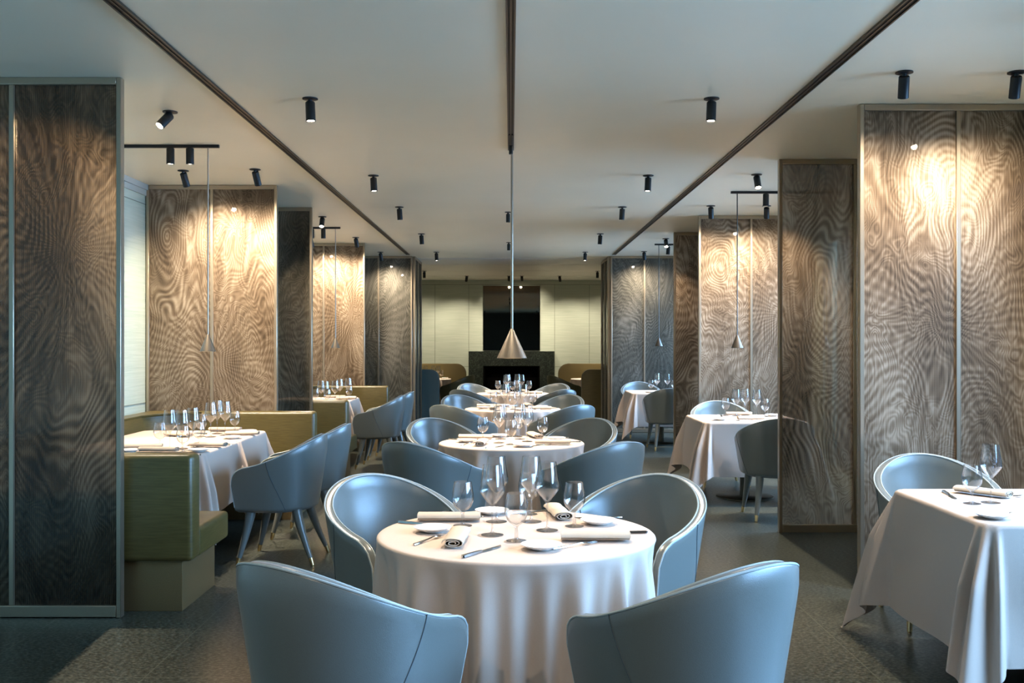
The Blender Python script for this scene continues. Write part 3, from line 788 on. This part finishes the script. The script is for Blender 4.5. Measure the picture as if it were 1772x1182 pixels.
for sgn, nm in ((-1, 'left'), (1, 'right')):
    # near backrest seen from behind
    a, b_ = (-2.6, -1.30) if sgn < 0 else (1.28, 2.6)
    t, slab = rounded_bench(a, b_, 17.85, 18.0, f'tall round cornered banquette seen from behind at {nm} of the far room', -sgn if False else (1 if sgn < 0 else -1), None)
    finish('backrest', slab(-.075, .075), M_teal if sgn < 0 else M_olive, t, angle=60)
    bm = bmesh.new(); box(bm, -(b_-a)/2+.05, (b_-a)/2-.05, .075, .55, .10, .45, .03); finish('seat', bm, M_gold, t)
    bm = bmesh.new(); box(bm, -(b_-a)/2+.08, (b_-a)/2-.08, -.05, .5, 0, .12); finish('plinth', bm, M_plinth, t, smooth=False)
    # far backrest facing the camera
    a, b_ = (-2.6, -.97) if sgn < 0 else (1.03, 2.6)
    t, slab = rounded_bench(a, b_, 21.3, 21.5, f'gold olive curved banquette against the far wall at {nm}', (1 if sgn < 0 else -1), None, zt=1.02, r=.22)
    finish('backrest', slab(-.02, .14), M_gold, t, angle=60)
    bm = bmesh.new(); box(bm, -(b_-a)/2+.05, (b_-a)/2-.05, -.5, -.02, .10, .45, .03); finish('seat', bm, M_gold, t)
    bm = bmesh.new(); box(bm, -(b_-a)/2+.08, (b_-a)/2-.08, -.45, .1, 0, .12); finish('plinth', bm, M_plinth, t, smooth=False)
    pedestal(sgn*1.72, 19.8, f'pedestal under the cloth of the {nm} far room table', 'far room tables', top_r=.5)
    round_cloth(sgn*1.72, 19.8, .515, f'pale cloth on the {nm} table of the far room', 'far room tablecloths', 31+sgn)
    chair(sgn*1.02, 19.0, sgn*.9, .45, f'shaded olive tub chair at the {nm} table of the far room', 'shaded olive tub chairs in the far room', oliveP)
nm = 'the left table of the far room'
lay([('wine', -1.55, 19.75, 0, 'third from right'), ('wine', -1.45, 19.7, 0, 'second from right'), ('goblet', -1.38, 19.65, 0, 'farthest right'), ('goblet', -1.62, 19.6, 0, 'at left'), ('plate', -1.33, 19.85, 0, 'at right'), ('wine', -1.72, 19.85, 0, 'at left')], 0, 0, nm, nm)
# fireplace and mirror
t = thing('fireplace', 'dark green marble fireplace with black firebox on the far wall', 'fireplace', (.015, YB-.12, 0))
bm = bmesh.new(); box(bm, -.97, -.64, -.11, .116, 0, 1.28); box(bm, .64, .97, -.11, .116, 0, 1.28); box(bm, -.64, .64, -.11, .116, .95, 1.28); finish('surround', bm, M_marble, t, smooth=False)
bm = bmesh.new(); box(bm, -.64, .64, .05, .116, 0, .95); box(bm, -.64, -.60, -.09, .05, 0, .95); box(bm, .60, .64, -.09, .05, 0, .95); box(bm, -.6, .6, -.09, .05, .92, .95); finish('firebox', bm, M_fire, t, smooth=False)
t = thing('wall_mirror', 'smoked mirror panel above the marble fireplace', 'mirror', (.015, YB-.015, 1.30))
bm = bmesh.new(); box(bm, -.645, .645, -.012, -.004, 0, 1.47); finish('mirror_glass', bm, M_mirror, t, smooth=False)
bm = bmesh.new(); box(bm, -.645, .645, -.004, .011, 0, 1.47); finish('backing', bm, M_fire, t, smooth=False)

# ------------------------------------------------------------------ pendants and spotlights
def pendant(x, y, zb, rb, hc, ztop, m, label, group):
    t = thing('pendant_lamp', label, 'pendant lamp', (x, y, ztop), 0, group)
    bm = bmesh.new(); lathe(bm, [(rb, zb-ztop), (rb+.0015, zb-ztop+.002), (.010, zb-ztop+hc), (.006, zb-ztop+hc+.006), (0, zb-ztop+hc+.006), (0, zb-ztop+hc-.004), (.008, zb-ztop+hc-.006), (rb-.003, zb-ztop+.003), (rb, zb-ztop)], 48); finish('lamp_shade', bm, m, t)
    bm = bmesh.new(); tube(bm, [(0, 0, zb-ztop+hc), (0, 0, 0)], .009 if rb > .08 else .005, 12); finish('rod', bm, m, t)
    bm = bmesh.new(); lathe(bm, [(0, zb-ztop+.035), (rb*.45, zb-ztop+.035), (rb*.45, zb-ztop+.045), (0, zb-ztop+.045)], 24); finish('bulb', bm, M_lens, t)
    d = bpy.data.lights.new('pendant_light', 'SPOT'); d.energy = 28 if rb > .08 else 16; d.color = (1, .80, .58); d.spot_size = 1.9; d.spot_blend = .5; d.shadow_soft_size = rb*.4
    l = bpy.data.objects.new('pendant_light', d); COL.objects.link(l); l.parent = t; l.location = (0, 0, zb-ztop+.02)
    return t
pendant(.008, 7.25, 1.362, .108, .215, H, M_pend, 'large brushed steel cone pendant over the second round table', None)
pg = 'small cone pendants'
def short_track(x0, x1, y, label):
    bm = bmesh.new(); box(bm, x0, x1, y-.012, y+.012, H-.022, H-.0005); o = finish('short_track', bm, M_black, smooth=False); tag(o, label, 'light track', 'short black cross tracks'); return o
short_track(-3.2, -2.10, 7.10, 'black cross track over the nearest booth')
short_track(-3.2, -2.10, 12.15, 'black cross track over the second booth')
short_track(2.07, 3.10, 9.28, 'black cross track over the middle square table')
short_track(2.07, 3.10, 14.2, 'black cross track over the farthest square table')
pendant(-2.18, 7.10, 1.412, .055, .118, H-.022, M_pend, 'small pale cone pendant over the nearest booth', pg)
pendant(-2.16, 12.15, 1.41, .055, .118, H-.022, M_pend, 'small cone pendant over the second booth', pg)
pendant(2.13, 9.28, 1.425, .055, .118, H-.022, M_pend_dark, 'small dark cone pendant over the middle square table', pg)
pendant(2.95, 9.28, 1.425, .055, .118, H-.022, M_pend_dark, 'small dark cone pendant seen through the narrow mesh screen', pg)
pendant(2.13, 14.2, 1.425, .055, .118, H-.022, M_pend_dark, 'small dark cone pendant over the farthest square table', pg)

WARM = (1, .84, .65)
nspot = [0]
def spot(x, y, tx, ty, tz, power, label, group, size=55, on_track=False, blend=.7, straight=False, big=1.0):
    """ceiling spotlight aimed at a target point"""
    nspot[0] += 1
    z0 = H if not on_track else H-.022
    t = thing('ceiling_spotlight', label, 'spotlight', (x, y, z0), 0, group)
    r = .028*big; L = .115*big
    pivot = Vector((0, 0, -.022 if not on_track else -.004))
    dv = (Vector((tx, ty, tz))-Vector((x, y, z0))).normalized()
    if straight: dv = Vector((dv.x*.15, dv.y*.15, -1)).normalized()
    bm = bmesh.new()
    if not on_track: lathe(bm, [(0, 0), (.045*big, 0), (.045*big, -.006), (.012, -.010), (.010, -.024), (0, -.024)], 28)
    else: box(bm, -.012, .012, -.012, .012, -.006, 0)
    finish('mount', bm, M_black, t)
    # tilted barrel
    q = Vector((0, 0, -1)).rotation_difference(dv).to_matrix().to_4x4(); mt = Matrix.Translation(pivot) @ q
    bm = bmesh.new(); lathe(bm, [(0, 0), (r-.003, 0), (r, -.004), (r, -L), (r-.003, -L), (r-.004, -L+.01), (0, -L+.01)], 28); bmesh.ops.transform(bm, matrix=mt, verts=bm.verts); finish('barrel', bm, M_black, t)
    bm = bmesh.new(); lathe(bm, [(0, -L+.006), (r-.005, -L+.006), (r-.005, -L+.009), (0, -L+.009)], 24); bmesh.ops.transform(bm, matrix=mt, verts=bm.verts); finish('lens', bm, M_lens, t)
    d = bpy.data.lights.new('spot_light', 'SPOT'); d.energy = power; d.color = WARM; d.spot_size = math.radians(size); d.spot_blend = blend; d.shadow_soft_size = .02
    l = bpy.data.objects.new('spot_light', d); COL.objects.link(l); l.parent = t; l.location = pivot+dv*(L+.004)
    aim = (Vector((tx, ty, tz))-Vector((x, y, z0))).normalized() if straight else dv
    l.rotation_euler = aim.to_track_quat('-Z', 'Y').to_euler()
    return t
gA = 'black spotlights along the middle bay of the ceiling'
ord_ = ['first', 'second', 'third', 'fourth', 'fifth']
for sg, sn in ((-1, 'left'), (1, 'right')):
    for k, (y, ti) in enumerate(((5.75, 0), (8.4, 1), (10.35, 2), (12.9, 3), (15.5, 3))):
        tx, ty = TABS[ti][0], TABS[ti][1]
        if k == 0: ty = 4.1
        spot(sg*1.17, y, tx+sg*.15, ty, .75, 140, f'black spotlight, {ord_[k]} from front in the row left of the middle track' if sg < 0 else f'black spotlight, {ord_[k]} from front in the row right of the middle track', gA, 50, straight=True)
for sg, sn in ((-1, 'left'), (1, 'right')):
    spot(sg*1.17, .9, sg*.2, 3.5, .6, 45, f'added unseen spotlight above the camera on the {sn}', gA, 62, straight=True, blend=1)  # unseen pair added to warm the cloth fronts and front chairs
gB = 'black spotlights washing the mesh screens'
for x, y, sy, lab in ((-2.71, 8.16, 8.9, 'black spotlight above the left panel of the screen behind the nearest booth'), (-2.10, 8.10, 8.9, 'black spotlight above the right panel of the screen behind the nearest booth'),
                      (2.07, 5.19, 5.9, 'black spotlight on the ceiling above the left panel of the large right screen'), (2.66, 5.19, 5.9, 'black spotlight at the upper right corner of the picture'),
                      (2.08, 10.26, 11.05, 'black spotlight above left panel of the middle screen on the right'), (2.66, 10.26, 11.05, 'black spotlight above right panel of the middle screen on the right'),
                      (-2.10, 13.35, 14.13, 'black spotlight above right panel of the screen behind the second booth'), (-2.71, 13.35, 14.13, 'black spotlight above left panel of the screen behind the second booth'),
                      (2.08, 15.4, 16.2, 'black spotlight above the far blue grey screen at right'), (-2.05, 15.5, 16.2, 'black spotlight above the far grey green screen at left')):
    tx = x+(.15 if x < 0 else .2)
    far = abs(sy-16.2) < .01
    spot(x, y, tx, sy, 1.55, 70 if far else (75 if y == 5.19 else 85 if x > 0 else 120), lab, gB, 120, blend=1 if not far else 45)
gC = 'black spotlights with their lit face turned to the camera'
spot(-2.10, 6.08, -2.6, 5.3, 1.95, 270, 'lit spotlight glaring towards the camera above the nearest booth', gC, 84)
spot(-2.13, 11.15, -2.1, 10.3, 1.5, 110, 'lit spotlight glaring above the second booth', gC, 60)
spot(2.08, 8.35, 2.1, 7.5, 1.3, 110, 'lit spotlight glaring above the middle square table', gC, 60)
spot(2.12, 13.5, 2.1, 12.6, 1.5, 110, 'lit spotlight glaring above the farthest square table', gC, 60)
gD = 'black spotlights hanging from the cross tracks'
for x, y, ty, l in ((-2.45, 7.10, 6.85, 'left cylinder spotlight on the cross track of the nearest booth'), (-2.31, 7.10, 7.6, 'right cylinder spotlight on the cross track of the nearest booth'),
                    (-2.45, 12.15, 11.9, 'left cylinder spotlight on the cross track of the second booth'), (-2.31, 12.15, 12.6, 'right cylinder spotlight on the cross track of the second booth'),
                    (2.40, 9.28, 9.45, 'left cylinder spotlight on the cross track of the middle square table'), (2.62, 9.28, 9.45, 'right cylinder spotlight on the cross track of the middle square table')):
    spot(x, y, x+.05 if x < 0 else 2.25, ty, .75, 140, l, gD, 60, on_track=True, straight=True)
spot(2.4, 4.3, 2.3, 4.45, .75, 130, 'black spotlight over the square table at the right edge', gD, 55)
spot(2.3, 14.4, 2.2, 14.6, .75, 130, 'black spotlight over the farthest square table', gD, 55)
gE = 'black spotlights of the far room ceiling'
for x, l in ((-.94, 'leftmost'), (-.04, 'second from left'), (.235, 'third from left'), (1.04, 'rightmost')):
    spot(x, 21.06, x*1.3, 22.4, 1.5 if abs(x) > .5 else 2.0, 48, f'small black spotlight, {l} of four before the far wall', gE, 70)
for x in (-1.72, 1.72): spot(x, 19.6, x, 19.8, .75, 260, f'added spotlight over the {"left" if x < 0 else "right"} table of the far room', gE, 70)  # downlights added so bounce off the cloths brightens the far ceiling
for x in (-2.2, 2.2): spot(x, 20.5, x*.9, 22.3, 1.2, 70, f'black spotlight near the {"left" if x < 0 else "right"} wall of the far room', gE, 75)
# recessed lamps in the middle track straight above the round tables
for i, (tx, ty, nm, g) in enumerate(TABS[:1]+TABS[1:]):
    yy = ty-.1 if i != 1 else ty-.15
    if i < 2:
        t = spot(0.0, yy, tx, ty, .75, 85, f'small recessed spotlight in the middle track above {nm}', 'recessed spotlights of the middle track', 44, on_track=True, straight=True, big=.5, blend=.8)
    else:
        t = spot(-.03, yy, tx, ty, .75, 85, f'small black spotlight above {nm}', 'recessed spotlights of the middle track', 44, straight=True, big=.8, blend=.8)
